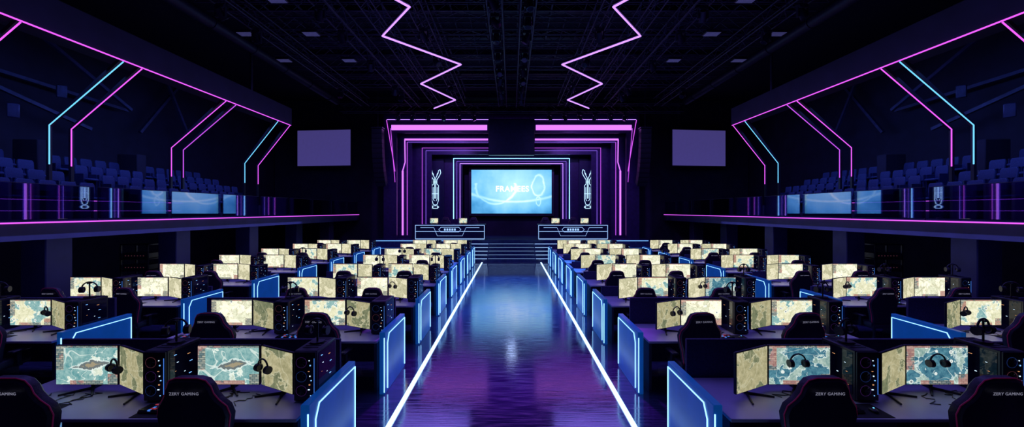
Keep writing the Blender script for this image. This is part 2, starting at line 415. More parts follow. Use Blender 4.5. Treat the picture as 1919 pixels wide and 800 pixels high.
t_body = MB(); t_body.box((0,.01,.26), (.23,.44,.50), bev=.008); t_body.box((0,-.215,.26), (.215,.02,.485), bev=.004)
for sx in (-.085,.085):
    for sy in (-.17,.17): t_body.box((sx,sy,.006), (.03,.03,.012))
for i in range(6): t_body.box((0,-.1+.06*i,.512), (.16,.02,.006))
t_body = t_body.mesh('case', 'black')
t_glass = MB().box((0,0,0), (.004,.38,.42)).mesh('side_window', 'glassdark')
def fan(mat):
    b = MB(); b.torus((0,0,0), .052, .0018, n=20, m=5); b.mi = 1
    b.cyl((0,-.006,0), (0,.006,0), .015)
    for i in range(7):
        a = 2*math.pi*i/7; rot = Matrix.Rotation(-a, 3, 'Y') @ Matrix.Rotation(R(25), 3, 'X')
        b.box(Matrix.Rotation(-a, 3, 'Y') @ Vector((.031,0,0)), (.034,.003,.018), rot=rot)
    return b.mesh('case_fan', mat, 'satin')
fans = [fan(k) for k in ('fanblue','fanviolet','fanblue','fanwarm','fanviolet')]
t_led = MB(); t_led.box((0,0,0), (.004,.004,.36)); t_led = t_led.mesh('light_strip', 'blued')
t_dots = MB()
for i in range(9):
    t_dots.mi = i % 3
    t_dots.box((random.uniform(-.003,.003), random.uniform(-.15,.12), -.17+.042*i), (.004, random.uniform(.01,.04), .006))
t_dots = t_dots.mesh('indicator_lights', 'ledwhite', 'ledorange', 'bluem')
t_front = MB()
for i in range(8):
    t_front.mi = i % 3
    t_front.box((random.uniform(-.02,.01), 0, -.19+.05*i+random.uniform(-.01,.01)), (random.uniform(.006,.02), .004, random.uniform(.005,.012)))
t_front = t_front.mesh('status_lights', 'bluem', 'ledwhite', 'ledorange')
def tower_parts(side, k):
    return [P('case', t_body, sub=[P('side_window', t_glass, (side*.1165,.01,.27)), P('indicator_lights', t_dots, (side*.1185,.01,.27), label='small coloured indicator lights')]),
            P('case_fan', fans[k % 5], (-.03,-.232,.12)), P('case_fan', fans[(k+1) % 5], (-.03,-.232,.26)), P('case_fan', fans[(k+3) % 5], (-.03,-.232,.40)),
            P('status_lights', t_front, (.06,-.228,.26), label='small coloured status lights'), P('light_strip', t_led, (.095,-.228,.26), label='thin vertical blue light strip')]

k_body = MB().box((0,0,.01), (.44,.14,.018), bev=.004).mesh('keyboard_body', 'black')
k_keys = MB()
for r_ in range(5):
    for c_ in range(15):
        k_keys.mi = 1 if random.random() < .10 else (2 if random.random() < .08 else 0)
        k_keys.box((-.203+c_*.029, -.052+r_*.026, .024), (.023,.02,.01))
k_keys = k_keys.mesh('keycaps', 'satin', 'ledred', 'blued')
kb_parts = [P('keyboard_body', k_body), P('keycaps', k_keys)]
m_body = MB(); m_body.ball((0,0,.016), .03, (1,1.7,.6)); m_body.mi = 1; m_body.cyl((-.004,-.0,.034), (.004,0,.034), .007, n=10)
m_body = m_body.mesh('mouse', 'black', 'cyan')
mat_me = MB().box((0,0,.0015), (.66,.26,.003)).mesh('desk_mat', 'mat')

h_band = MB(); h_band.torus((0,0,0), .085, .009, n=18, m=6, a0=0, a1=math.pi); h_band = h_band.mesh('headband', 'black')
h_cup = MB(); h_cup.cyl((-.02,0,0), (.02,0,0), .042, n=16); h_cup.torus((.016,0,0), .032, .013, mat=Matrix.Rotation(R(90), 3, 'Z'), n=16, m=6); h_cup = h_cup.mesh('ear_cup', 'black')
hs_parts = [P('headband', h_band), P('ear_cup', h_cup, (-.085,0,-.02), (0,0,0)), P('ear_cup', h_cup, (.085,0,-.02), (0,0,R(180)))]
hst = MB(); hst.cyl((0,0,0), (0,0,.015), .07, n=20); hst.cyl((0,0,.015), (0,0,.215), .01, n=8); hst.box((0,0,.222), (.03,.06,.016), bev=.004); hst = hst.mesh('headset_stand', 'satin')

def desk_parts(w):
    top = MB().box((0,0,.735), (w,.90,.03), bev=.004).mesh('desktop', 'desk')
    leg = MB(); leg.box((0,0,.36), (.04,.78,.72)); leg = leg.mesh('leg', 'steel')
    tray = MB(); tray.box((0,.30,.66), (w*.8,.16,.01)); tray.box((0,.22,.69), (w*.8,.01,.06)); tray = tray.mesh('cable_tray', 'steel')
    return [P('desktop', top, label='pale lavender laminate top'), P('leg', leg, (-w/2+.04,0,0)), P('leg', leg, (0,0,0)), P('leg', leg, (w/2-.04,0,0)), P('cable_tray', tray)]
def divider_parts(w, top):
    b = MB(); b.box((0,0,(top+.12)/2), (w,.04,top-.12), bev=.005)
    f = MB(); f.box((0,0,.06), (.06,.09,.12)); f = f.mesh('foot', 'steel')
    return [P('divider_board', b.mesh('divider_board', 'deskdark')), P('foot', f, (-w/2+.2,0,0)), P('foot', f, (w/2-.2,0,0))]

def end_panel(sx):
    L_, H_, T = 1.06, .88, .08
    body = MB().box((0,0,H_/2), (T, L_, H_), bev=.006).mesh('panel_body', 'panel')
    x = sx*(T/2+.004)
    out = MB(); out.sweep([(x*.7,-L_/2-.005,.03), (x*.7,-L_/2-.005,H_-.08)], .0075, 6)
    out = out.mesh('edge_light', 'bluew')
    inn = MB(); inn.sweep([(x,-.42,.05), (x,-.42,.70), (x,-.35,.82), (x,.51,.82), (x,.51,.05)], .0075, 6)
    inn = inn.mesh('outline_light', 'bluew')
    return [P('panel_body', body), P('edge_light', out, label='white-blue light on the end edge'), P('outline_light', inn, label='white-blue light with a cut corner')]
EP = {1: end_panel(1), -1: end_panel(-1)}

def cable(seed):
    rr = random.Random(seed); pts = []
    x, y = rr.uniform(-.1,.1), .0
    for i in range(9):
        pts.append((x, y, .005)); x += rr.uniform(-.09,.09); y -= rr.uniform(.0,.05)
    return MB().sweep(pts, .004, 5).mesh('cable', 'black')
cables = [cable(i) for i in range(5)]

deskW_in = desk_parts(3.10); deskW_out = desk_parts(3.0)
div_in = [divider_parts(3.10, 1.17), divider_parts(3.10, .96)]; div_out = [divider_parts(3.0, 1.17), divider_parts(3.0, .96)]
DZ = .75
def station(sgn, x, y, row, idx, outer):
    near = row <= 1
    if row == 0: gm = 'gameA' if sgn < 0 else 'gameB'
    elif row <= 2: gm = random.choice(['gameD','gameD','gameC'] if sgn < 0 else ['gameB','gameD','gameC'])
    else: gm = random.choice(['gameC','gameC','gameC','gameD'])
    lbl = {'gameA': 'black gaming monitor showing a ship on teal water', 'gameB': 'black gaming monitor showing a blue and teal game scene', 'gameC': 'black gaming monitor showing a pale yellow game map', 'gameD': 'black gaming monitor showing a teal and cream island map'}[gm]
    place('gaming_monitor', mon_parts(cm, scr[gm]), (x, y, DZ), label=lbl, category='monitor', group='gaming monitors on the desks')
    s = -sgn
    ang = 27 if row <= 3 else 20
    a = -s*R(ang)
    cx = x+s*(.335+.25*math.cos(R(ang))); cy = y-.25*math.sin(R(ang))
    if sgn > 0: cx += .01
    ks = 'side' if row <= 1 else 'sideC'
    place('gaming_monitor', mon_parts(cs_, scrs[ks]), (cx, cy, DZ), (0,0,a), label='black secondary monitor, turned inward, showing a khaki strategy map', category='monitor', group='gaming monitors on the desks')
    px = x+(.905 if sgn < 0 else .49)
    place('computer_tower', tower_parts(-1 if sgn > 0 else 1, random.randint(0,4)), (px, y+(-.02 if row < 4 or sgn < 0 else .05), DZ), label='black gaming computer tower with faint fan rings, on the desk', category='computer', group='computer towers on the desks', scale=.97 if row < 3 else .88)
    chx = x+(.30 if sgn < 0 else -.42)
    if outer: chx = x+(.25 if sgn < 0 else -.3)
    rz = random.uniform(-.12,.12) if row else 0
    if row <= 3 or random.random() < .6:
        sc = .98 if row == 0 else (.96 if row == 1 else .90)
        place('gaming_chair', chair_near if near else chair_parts, (chx, y-.62, 0), (0,0,rz), label='black gaming chair with crimson piping, tucked under the desk', category='chair', group='gaming chairs at the desks', scale=sc)
    if row <= 4:
        kx = x-.24 if sgn < 0 else x+.10
        solo('desk_mat', mat_me, (kx+.05, y-.40, DZ), label='black cloth desk mat under the keyboard', category='desk mat', group='desk mats')
        place('keyboard', kb_parts, (kx-.05, y-.40, DZ+.003), (0,0,random.uniform(-.08,.08)), label='black mechanical keyboard with coloured backlight', category='keyboard', group='keyboards on the desks')
        solo('computer_mouse', m_body, (kx+.28, y-.42, DZ+.003), (0,0,random.uniform(-.2,.2)), label='black computer mouse with a lit wheel', category='mouse', group='mice on the desks')
    if row <= 1:
        for i in range(4):
            solo('cable', cables[random.randint(0,4)], (x+random.uniform(-.3,.35), y-.03, DZ), (0,0,random.uniform(-.4,.4)), label='loose black cable lying on the desk', category='cable', group='loose cables on the desks')
    if row <= 2 and (row == 0 or random.random() < .5):
        if row == 0 and sgn > 0:
            hx, hyy, hr = x-.06, y-.06, 0
        else:
            hx, hyy, hr = cx-s*.06-.02*s, cy-.085, a
        place('headset', hs_parts, (hx, hyy, DZ+MZ+.06), (0,0,hr), label='black over-ear headset hanging in front of a monitor', category='headset', group='headsets', scale=.9)
    if (row <= 4 and random.random() < .5) or row == 0:
        tz = DZ+.515*(.97 if row < 3 else .88)
        solo('headset_stand', hst, (px, y+.02, tz), label='black headset stand on top of a computer tower', category='headset stand', group='headset stands')
        place('headset', hs_parts, (px, y+.02, tz+.148), (0,0,random.uniform(-.5,.5)), label='black over-ear headset resting on its stand', category='headset', group='headsets', scale=1.1)

for row in range(8):
    y = 4.15+2.15*row
    for sgn, xs in ((-1, (-2.9,-4.35)), (1, (2.95,4.36))):
        dcx = -3.46 if sgn < 0 else 3.5
        place('gaming_desk', deskW_in, (dcx, y-.1, 0), label='double gaming desk with pale laminate top', category='desk', group='gaming desks')
        place('desk_divider', div_in[0 if row < 2 else 1], (dcx, y+.385, 0), label='dark felt divider standing behind a desk', category='divider', group='desk dividers')
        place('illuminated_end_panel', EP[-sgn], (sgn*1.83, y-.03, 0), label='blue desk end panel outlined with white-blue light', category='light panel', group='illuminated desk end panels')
        for i, x in enumerate(xs): station(sgn, x, y, row, i, False)
    if row >= 1:
        for sgn, xs in ((-1, (-7.48,-8.88)), (1, (7.30,8.72))):
            dcx = -8.02 if sgn < 0 else 8.02
            place('gaming_desk', deskW_out, (dcx, y-.1, 0), label='double gaming desk with pale laminate top', category='desk', group='gaming desks')
            place('desk_divider', div_out[0 if row < 2 else 1], (dcx, y+.385, 0), label='dark felt divider standing behind a desk', category='divider', group='desk dividers')
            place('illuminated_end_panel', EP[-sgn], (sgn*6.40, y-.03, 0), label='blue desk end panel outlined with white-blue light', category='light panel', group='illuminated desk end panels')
            for i, x in enumerate(xs): station(sgn, x, y, row, i, True)

# ------------------------------------------------------------------ stage
place('stage_platform', [P('deck', MB().box((0,24.57,.5), (15.2,4.7,1.0)).mesh('deck', 'stage')),
      P('edge_light', MB().box((-5.2,22.21,.96), (4.6,.02,.03)).mesh('edge_light', 'bluem')),
      P('edge_light', MB().box((5.2,22.21,.96), (4.6,.02,.03)).mesh('edge_light', 'bluem')),
      P('edge_light', MB().box((-5.2,22.21,.55), (4.6,.02,.025)).mesh('edge_light', 'blued')),
      P('edge_light', MB().box((5.2,22.21,.55), (4.6,.02,.025)).mesh('edge_light', 'blued'))],
      (0,0,0), label='glossy dark stage platform edged with blue light', category='stage')
sp = []
for k in range(5):
    yy = 20.75+.285*k; z = .167*(k+1)
    sub = [P('step_light', MB().box((sx*2.05, yy-.006, z-.02), (1.6,.012,.026)).mesh('step_light', 'stepb')) for sx in (-1,1)]
    sub.append(P('step_light', MB().box((0, yy-.006, z-.015), (2.4,.012,.018)).mesh('step_light', 'stepl'), label='soft blue step light'))
    sp.append(P('step', MB().box((0, (yy+22.18)/2, z-.0835), (5.7, 22.18-yy, .165)).mesh('step', 'stage'), sub=sub))
place('stage_stairs', sp, (0,0,0), label='dark stage steps with white-blue lit nosings', category='stairs')

def bar(pts, r, mat, n=8): return MB().sweep(pts, r, n).mesh('neon_tube', mat)
def ring_board(y, oh, oz, ih, iz, t=.15, zb=1.0):
    b = MB()
    for sx in (-1,1): b.box((sx*(oh+ih)/2, y, (oz+zb)/2), (oh-ih, t, oz-zb))
    b.box((0, y, (oz+iz)/2), (2*ih, t, oz-iz))
    return b.mesh('portal_board', 'portal')
pp = [P('portal_board', ring_board(22.75, 7.15, 8.0, 6.42, 6.95), label='dark satin arch')]
pp.append(P('neon_tube', bar([(-6.95,22.62,7.69),(6.95,22.62,7.69)], .018, 'lilac')))
for sx in (-1,1):
    pp.append(P('light_bar', MB().box((sx*4.03,22.64,7.25), (5.34,.06,.28)).mesh('light_bar', 'pinkhot'), label='thick pink light bar'))
    pp.append(P('neon_tube', bar([(sx*6.97,22.62,7.66),(sx*6.62,22.62,5.6),(sx*6.5,22.62,4.8)], .016, 'pink')))
    pp.append(P('neon_tube', bar([(sx*6.74,22.62,7.2),(sx*6.50,22.62,4.2)], .016, 'magenta')))
place('stage_portal', pp, (0,0,0), label='outermost stage arch with thick pink light bars', category='stage arch', group='nested stage arches')
pp = [P('portal_board', ring_board(23.45, 6.75, 7.3, 5.75, 6.5), label='dark satin arch')]
for sx in (-1,1):
    pp.append(P('light_bar', MB().box((sx*3.75,23.33,6.70), (4.8,.05,.10)).mesh('light_bar', 'pinkhot'), label='thick pink light bar'))
    pp.append(P('light_bar', MB().box((sx*6.26,23.33,3.05), (.09,.05,3.7)).mesh('light_bar', 'pinkhot'), label='thick violet light bar'))
    pp.append(P('neon_tube', bar([(sx*6.14,23.33,6.70),(sx*6.12,23.33,5.4),(sx*6.26,23.33,4.9)], .03, 'pinkhot')))
    pp.append(P('neon_tube', bar([(sx*6.0,23.33,6.55),(sx*6.0,23.33,1.2)], .018, 'magenta')))
pp.append(P('neon_tube', bar([(-5.98,23.33,6.55),(5.98,23.33,6.55)], .016, 'violet')))
place('stage_portal', pp, (0,0,0), label='second stage arch with violet light bars', category='stage arch', group='nested stage arches')
pp = [P('portal_board', ring_board(24.2, 6.0, 7.0, 4.75, 5.95), label='dark satin arch')]
pp.append(P('neon_tube', bar([(-5.30,24.08,1.1),(-5.30,24.08,6.33),(5.30,24.08,6.33),(5.30,24.08,1.1)], .02, 'magenta')))
pp.append(P('neon_tube', bar([(-5.08,24.08,1.3),(-5.08,24.08,6.17),(5.08,24.08,6.17),(5.08,24.08,1.3)], .016, 'violet')))
place('stage_portal', pp, (0,0,0), label='third stage arch with thin violet light lines', category='stage arch', group='nested stage arches')
pp = [P('portal_board', ring_board(25.2, 5.4, 6.9, 3.05, 5.45), label='dark satin arch')]
pp.append(P('neon_tube', bar([(-3.58,25.08,2.1),(-3.58,25.08,5.84),(3.58,25.08,5.84),(3.58,25.08,2.1)], .028, 'bluew')))
pp.append(P('neon_tube', bar([(-3.38,25.08,2.1),(-3.38,25.08,5.66),(3.38,25.08,5.66),(3.38,25.08,2.1)], .016, 'violet')))
pp.append(P('neon_tube', bar([(-3.18,25.08,2.1),(-3.18,25.08,5.52),(3.18,25.08,5.52),(3.18,25.08,2.1)], .02, 'lilac')))
place('stage_portal', pp, (0,0,0), label='innermost stage arch with blue and violet light lines', category='stage arch', group='nested stage arches')

txt = text_mesh('FRAMEES', .50, M['stagetext'], extrude=.002, name='screen_lettering', offset=.012)
place('stage_screen', [P('screen_frame', MB().box((0,.1,0), (5.5,.14,3.15), bev=.02).mesh('screen_frame', 'black')),
      P('screen', MB().box((0,0,0), (5.14,.03,2.8)).mesh('screen', 'stagescreen'), label='glowing cyan picture with white swirls'),
      P('lettering', txt, (.05,-.03,.16), (R(90),0,0), 'bright white lettering')], (0,26.0,3.83), label='large stage screen with glowing cyan swirl picture', category='screen')
solo('stage_backdrop', MB().box((0,26.5,4.0), (11,.1,6)).mesh('stage_backdrop', 'wall'), label='dark backdrop behind the stage screen', category='backdrop')

def emblem():
    b = MB(); r = .018
    for sx in (-1,1):
        b.sweep([(sx*.30,0,1.18),(sx*.34,0,.98),(sx*.26,0,.80),(sx*.10,0,.55),(sx*.10,0,.30)], r, 6)
        b.sweep([(sx*.30,0,1.18),(sx*.20,0,1.12),(sx*.18,0,.96),(sx*.03,0,.66),(sx*.03,0,-.60)], r, 6)
        b.sweep([(sx*.10,0,.30),(sx*.20,0,.20),(sx*.20,0,-.70),(sx*.12,0,-.95),(0,0,-1.0)], r, 6)
        b.sweep([(sx*.12,0,.10),(sx*.12,0,-.62),(sx*.05,0,-.75)], r*.8, 6)
        b.sweep([(sx*.16,0,.98),(sx*.10,0,.86)], r, 6)
        b.box((sx*.16,0,-1.12), (.07,.02,.06))
    b.sweep([(-.14,0,-1.04),(.14,0,-1.04),(.22,0,-1.12),(.14,0,-1.20),(-.14,0,-1.20),(-.22,0,-1.12)], r, 6, closed=True)
    b.sweep([(-.20,0,-.30),(.20,0,-.30)], r*.8, 6); b.sweep([(-.10,0,.42),(.10,0,.42)], r, 6)
    return b.mesh('emblem_light', 'emblem')
em = emblem()
for sx in (-1,1):
    place('emblem_panel', [P('panel_body', MB().box((0,.06,2.4), (1.05,.10,4.8), bev=.01).mesh('panel_body', 'boards')), P('emblem_light', em, (0,-.02,2.95), label='white-blue forked emblem')],
          (sx*4.68, 24.9, 1.0), label='dark stage panel with glowing forked emblem', category='light panel', group='emblem panels')

def host_desk(sx):
    w = 3.9
    body = MB(); body.prism([(-w/2,.0),(-w/2-.0,.80),(w/2,.80),(w/2,0)], 0, .55); body.box((0,.27,.82), (w+.08,.62,.05), bev=.01)
    body = body.mesh('desk_body', 'boards')
    ln = MB()
    for z, r in ((.80,.024),(.45,.010),(.03,.018)): ln.sweep([(-w/2+.02,-.02,z),(w/2-.02,-.02,z)], r, 6)
    for x in (-w/2+.02, w/2-.02): ln.sweep([(x,-.02,.03),(x,-.02,.80)], .014, 6)
    ln.sweep([(-w/2+.3,-.02,.66),(-.9,-.02,.66),(-.7,-.02,.2),(.7,-.02,.2),(.9,-.02,.66),(w/2-.3,-.02,.66)], .010, 6)
    ln = ln.mesh('outline_light', 'bluec')
    cen = MB(); cen.sweep([(-.5,-.02,.68),(-.62,-.02,.55),(-.5,-.02,.42),(.5,-.02,.42),(.62,-.02,.55),(.5,-.02,.68)], .014, 6, closed=True)
    for i in range(5): cen.box((-.28+.14*i,-.02,.55), (.09,.02,.12))
    cen = cen.mesh('badge_light', 'bluec')
    return [P('desk_body', body), P('outline_light', ln, label='blue outline light'), P('badge_light', cen, label='white-blue badge')]
for sx in (-1,1):
    place('host_desk', host_desk(sx), (sx*3.45,22.72,1.0), label='dark presenter desk with blue outline lights on the stage', category='desk', group='host desks on the stage')
    for dx in (-.95,.70):
        place('gaming_monitor', mon_parts(cm, scr['gameD']), (sx*3.45+dx, 23.05, 1.845), label='small monitor with pale picture on the presenter desk', category='monitor', group='monitors on the host desks', scale=.72)
        place('gaming_chair', chair_parts, (sx*3.45+dx-sx*.5, 23.72, 1.0), (0,0,R(180)), label='black gaming chair behind the presenter desk', category='chair', group='chairs behind the host desks', scale=.95)

place('hanging_display', [P('display_housing', MB().box((0,0,0), (2.5,.4,1.95), bev=.02).mesh('display_housing', 'black')), P('display_face', MB().box((0,-.21,0), (2.4,.02,1.85)).mesh('display_face', 'boards')),
      P('hanger', MB().cyl((-1,0,.9), (-1,0,1.9), .02, n=6).mesh('hanger', 'steel')), P('hanger', MB().cyl((1,0,.9), (1,0,1.9), .02, n=6).mesh('hanger', 'steel'))],
      (0,22.1,6.6), label='dark unlit display hanging above the stage', category='display')

cab = MB(); cab.prism([(-.27,-.12),(-.27,.12),(.27,.12),(.27,-.12)], -.20, .20); cab.box((0,-.205,0), (.48,.01,.2)); cab = cab.mesh('speaker_cabinet', 'black')
for sx in (-1,1):
    ps = [P('rigging_frame', MB().box((0,0,.06), (.6,.45,.05)).mesh('rigging_frame', 'steel')), P('hanger', MB().cyl((0,0,.06), (0,0,2.3), .015, n=6).mesh('hanger', 'steel'))]
    yy, zz, a = 0, -.12, 0
    for i in range(12):
        ps.append(P('speaker_cabinet', cab, (0,yy,zz), (a,0,0)))
        a += R(1.2+i*.35); zz -= .252*math.cos(a); yy += .252*math.sin(a)*.9
    place('line_array_speaker', ps, (sx*7.05,21.4,6.9), label='curved hanging column of black loudspeakers', category='speaker', group='hanging loudspeaker columns')

for sx in (-1,1):
    place('projection_screen', [P('screen_frame', MB().box((0,.03,0), (3.42,.06,2.22)).mesh('screen_frame', 'black')), P('screen_fabric', MB().box((0,-.01,0), (3.3,.02,2.1)).mesh('screen_fabric', 'sidescreen_glow'), label='violet-grey fabric with a faint glow put into its material'),
          P('hanger', MB().cyl((-1.3,.03,1.1), (-1.3,.03,3.0), .015, n=6).mesh('hanger', 'steel')), P('hanger', MB().cyl((1.3,.03,1.1), (1.3,.03,3.0), .015, n=6).mesh('hanger', 'steel'))],
          (sx*11.1,24.0,6.32), (0,0,-sx*R(-6)), label='switched-off projection screen with a faint violet glow put in, hanging above the balcony', category='projection screen', group='side projection screens')
    solo('stage_wing_wall', MB().box((sx*11.1,25.0,4.68), (6.9,.15,9.36)).mesh('stage_wing_wall', 'wall'), label='dark partition beside the stage', category='partition', group='stage wing partitions')

# ------------------------------------------------------------------ balconies
TI = ((10.95,2.55),(11.75,2.85),(12.55,3.15),(13.35,3.45))
for sx in (-1,1):
    slab = MB(); slab.box((sx*11.95,12.3,2.22), (5.2,24.9,.34))
    place('balcony', [P('slab', slab.mesh('slab', 'wall2')),
          P('edge_light', MB().box((sx*9.285,12.3,2.37), (.03,24.8,.028)).mesh('edge_light', 'pink'), label='pink light line along the balcony edge'),
          P('fascia', MB().box((sx*9.33,12.3,2.2), (.06,24.85,.34)).mesh('fascia', 'wall2'))], (0,0,0), label='dark audience balcony with pink light line on its edge', category='balcony', group='side balconies')
    for xa, zt in TI:
        solo('seating_tier', MB().box((sx*(xa-.15),11.5,(2.392+zt)/2), (.79,14.5,zt-2.392)).mesh('seating_tier', 'wall2'), label='stepped dark tier carrying balcony seats', category='seating tier', group='balcony seating tiers')
    place('added_knee_wall', [P('wall_panel', MB().box((sx*10.25,8.2,2.622), (.06,9.0,.458)).mesh('wall_panel', 'wall2')), P('neon_tube', bar([(sx*10.2,3.8,2.84),(sx*10.2,12.6,2.84)], .008, 'magenta')), P('neon_tube', bar([(sx*10.2,3.8,2.60),(sx*10.2,12.6,2.60)], .006, 'magenta'))], (0,0,0), label='added low balcony wall with magenta lines standing in for glass reflections', category='low wall', group='balcony knee walls')  # wall and tubes added to imitate line reflections in the balcony glass
    gp = MB().box((0,0,.39), (.016,1.98,.70)).mesh('glass_pane', 'glass')
    tr = MB().box((0,0,.75), (.022,1.99,.012), bev=.003).mesh('top_rail', 'steel')
    po = MB().box((0,0,.37), (.02,.012,.74)).mesh('post', 'steel')
    for k in range(12):
        place('glass_railing', [P('glass_pane', gp), P('top_rail', tr), P('post', po, (sx*.022,-.97,0))], (sx*9.43,1.2+2*k+1.0,2.392), (0,0,-sx*R(2.4)), label='clear glass balcony railing panel with steel rail', category='railing', group='balcony glass railings')
    colm = MB(); colm.box((0,0,1.02), (.55,.55,2.04), bev=.02); colm.box((0,0,.06), (.65,.65,.12)); colm = colm.mesh('column', 'wall2')
    for k in range(6):
        solo('column', colm, (sx*10.3,5.6+3.4*k,0), label='square navy column below the balcony', category='column', group='columns below the balconies')
    rk = MB()
    for ax in (-.4,.4):
        for ay in (-.25,.25): rk.box((ax,ay,.8), (.04,.04,1.6))
    for az in (.1,.45,.8,1.15,1.58): rk.box((0,0,az), (.84,.54,.03))
    rk = rk.mesh('rack_frame', 'satin'); ru = MB().box((0,0,0), (.74,.46,.16), bev=.01).mesh('rack_unit', 'black')
    rl = MB()
    for i in range(7): rl.box((-.28+.09*i,-.235,0), (.03,.006,.014))
    rl = rl.mesh('indicator_lights', 'fanwarm')
    place('equipment_rack', [P('rack_frame', rk)]+[P('rack_unit', ru, (0,0,z), sub=[P('indicator_lights', rl)]) for z in (.2,.55,.9,1.25)], (sx*11.3,12.4,0), label='dark equipment rack with faint red indicator lights', category='equipment rack', group='equipment racks below the balconies')
st_back = MB(); st_back.prism([(-.22,.42),(-.23,.86),(-.19,.92),(.19,.92),(.23,.86),(.22,.42)], -.03, .03, inset=.06, lean=-.10); st_back = st_back.mesh('backrest', 'seat')
st_seat = MB(); st_seat.box((0,.20,.43), (.42,.36,.08), bev=.025); st_seat = st_seat.mesh('seat', 'seat')
st_arm = MB(); st_arm.box((0,.12,.3), (.04,.30,.6)); st_arm.box((0,.12,.61), (.055,.30,.03), bev=.008); st_arm = st_arm.mesh('armrest', 'seatp')
for sx in (-1,1):
    for i, (xa, zt) in enumerate(TI):
        for k in range(26):
            yy = 6.0+.45*k
            if k in (11, 12, 18): continue
            if i == 0 and any(abs(yy-r_) < .28 for r_ in (16.2,17.05)): continue
            place('auditorium_seat', [P('seat', st_seat), P('backrest', st_back), P('armrest', st_arm, (-.24,0,0)), P('armrest', st_arm, (.24,0,0))], (sx*xa, yy, zt), (0,0,R(84)*sx), label='blue upholstered auditorium seat on the balcony', category='seat', group='balcony audience seats', scale=.84)
    for yy in (6.0+.45*11.5, 6.0+.45*18):
        solo('balcony_partition', MB().box((sx*13.2,yy,4.0), (.7,.36,1.1), bev=.02).mesh('balcony_partition', 'wall'), label='dark partition between balcony seat blocks', category='partition', group='balcony partitions')

# ------------------------------------------------------------------ light ribs + fascia beams
for sx in (-1,1):
    place('ceiling_fascia_beam', [P('beam', MB().box((sx*9.62,9.6,6.58), (.6,15.2,.70)).mesh('beam', 'wall')),
          P('edge_light', MB().box((sx*9.30,9.6,6.20), (.025,15.0,.025)).mesh('edge_light', 'pink'), label='pink light line'),
          P('hanger', MB().cyl((sx*9.62,4,6.9), (sx*9.62,4,9.38), .05, n=8).mesh('hanger', 'steel')), P('hanger', MB().cyl((sx*9.62,15,6.9), (sx*9.62,15,9.38), .05, n=8).mesh('hanger', 'steel'))],
          (0,0,0), label='long dark beam with a pink light line on its lower edge', category='beam', group='ceiling fascia beams')
    for (yy, m, d) in ((7.7,'pink',0),(9.74,'cyan',0),(10.23,'pink',0),(13.24,'pink',0),(13.72,'magenta',0),(16.2,'cyan',1),(17.05,'pink',1)):
        xc = 11.1 if not d else 10.65; zc = 4.66 if not d else 4.50; zb = 2.86
        fr = MB(); fr.sweep([(sx*9.45,yy+.07,6.26),(sx*(xc+.08),yy+.07,zc+.0),(sx*(xc+.08),yy+.07,zb)], .05, 4)
        place('light_rib', [P('rib_frame', fr.mesh('rib_frame', 'black')), P('neon_tube', bar([(sx*9.32,yy,6.18),(sx*xc,yy,zc),(sx*xc,yy,3.72)], .0145, m), label='glowing bent light tube')],
              (0,0,0), label='bent dark rib with %s light tube above the balcony' % ('cyan' if m == 'cyan' else 'pink'), category='light rib', group='balcony light ribs')
    for (a, b_) in (((13.9,8.6,6.6),(13.9,13.4,5.3)), ((14.2,11.0,6.5),(14.2,15.0,6.3)), ((13.9,16.3,7.9),(13.9,17.4,5.9)), ((13.6,10,8.6),(13.6,14.5,6.2)), ((14.2,18,8.8),(14.2,15.5,5.6))):
        solo('roof_brace', MB().sweep([(sx*a[0],a[1],a[2]),(sx*b_[0],b_[1],b_[2])], .07, 4).mesh('roof_brace', 'brace'), label='slanting steel brace on the side wall', category='brace', group='side wall braces')
    spk = MB(); spk.box((0,0,0), (.22,.24,.36), bev=.02); spk.cyl((0,-.121,-.06), (0,-.128,-.06), .08, n=16); spk.cyl((0,-.121,.11), (0,-.128,.11), .03, n=12); spk = spk.mesh('cabinet', 'brace')
    for (x, yy, z) in ((12.9,10.5,5.2),(13.2,11.9,6.1)):
        place('wall_speaker', [P('cabinet', spk), P('bracket', MB().box((0,.22,0), (.05,.25,.05)).mesh('bracket', 'steel'))], (sx*x,yy,z), (R(8),0,sx*R(-50)), label='small grey wall loudspeaker on a bracket', category='speaker', group='wall loudspeakers')

# ------------------------------------------------------------------ ceiling zigzags
zz = [(-3.4,8.6),(-2.5,9.95),(-3.69,11.6),(-1.73,13.87),(-3.57,15.97),(-2.53,18.3),(-3.78,19.8)]
for sx in (-1,1):
    pts = [(-sx*x, y, 7.6) for x, y in zz]
    place('zigzag_ceiling_light', [P('neon_tube', MB().sweep(pts, .028, 8).mesh('neon_tube', 'lilac')), P('mounting_rail', MB().sweep([(a,b,c+.07) for a,b,c in pts], .035, 4).mesh('mounting_rail', 'black'))],
          (0,0,0), label='zigzag lilac light tube hanging from the ceiling', category='ceiling light', group='zigzag ceiling lights')

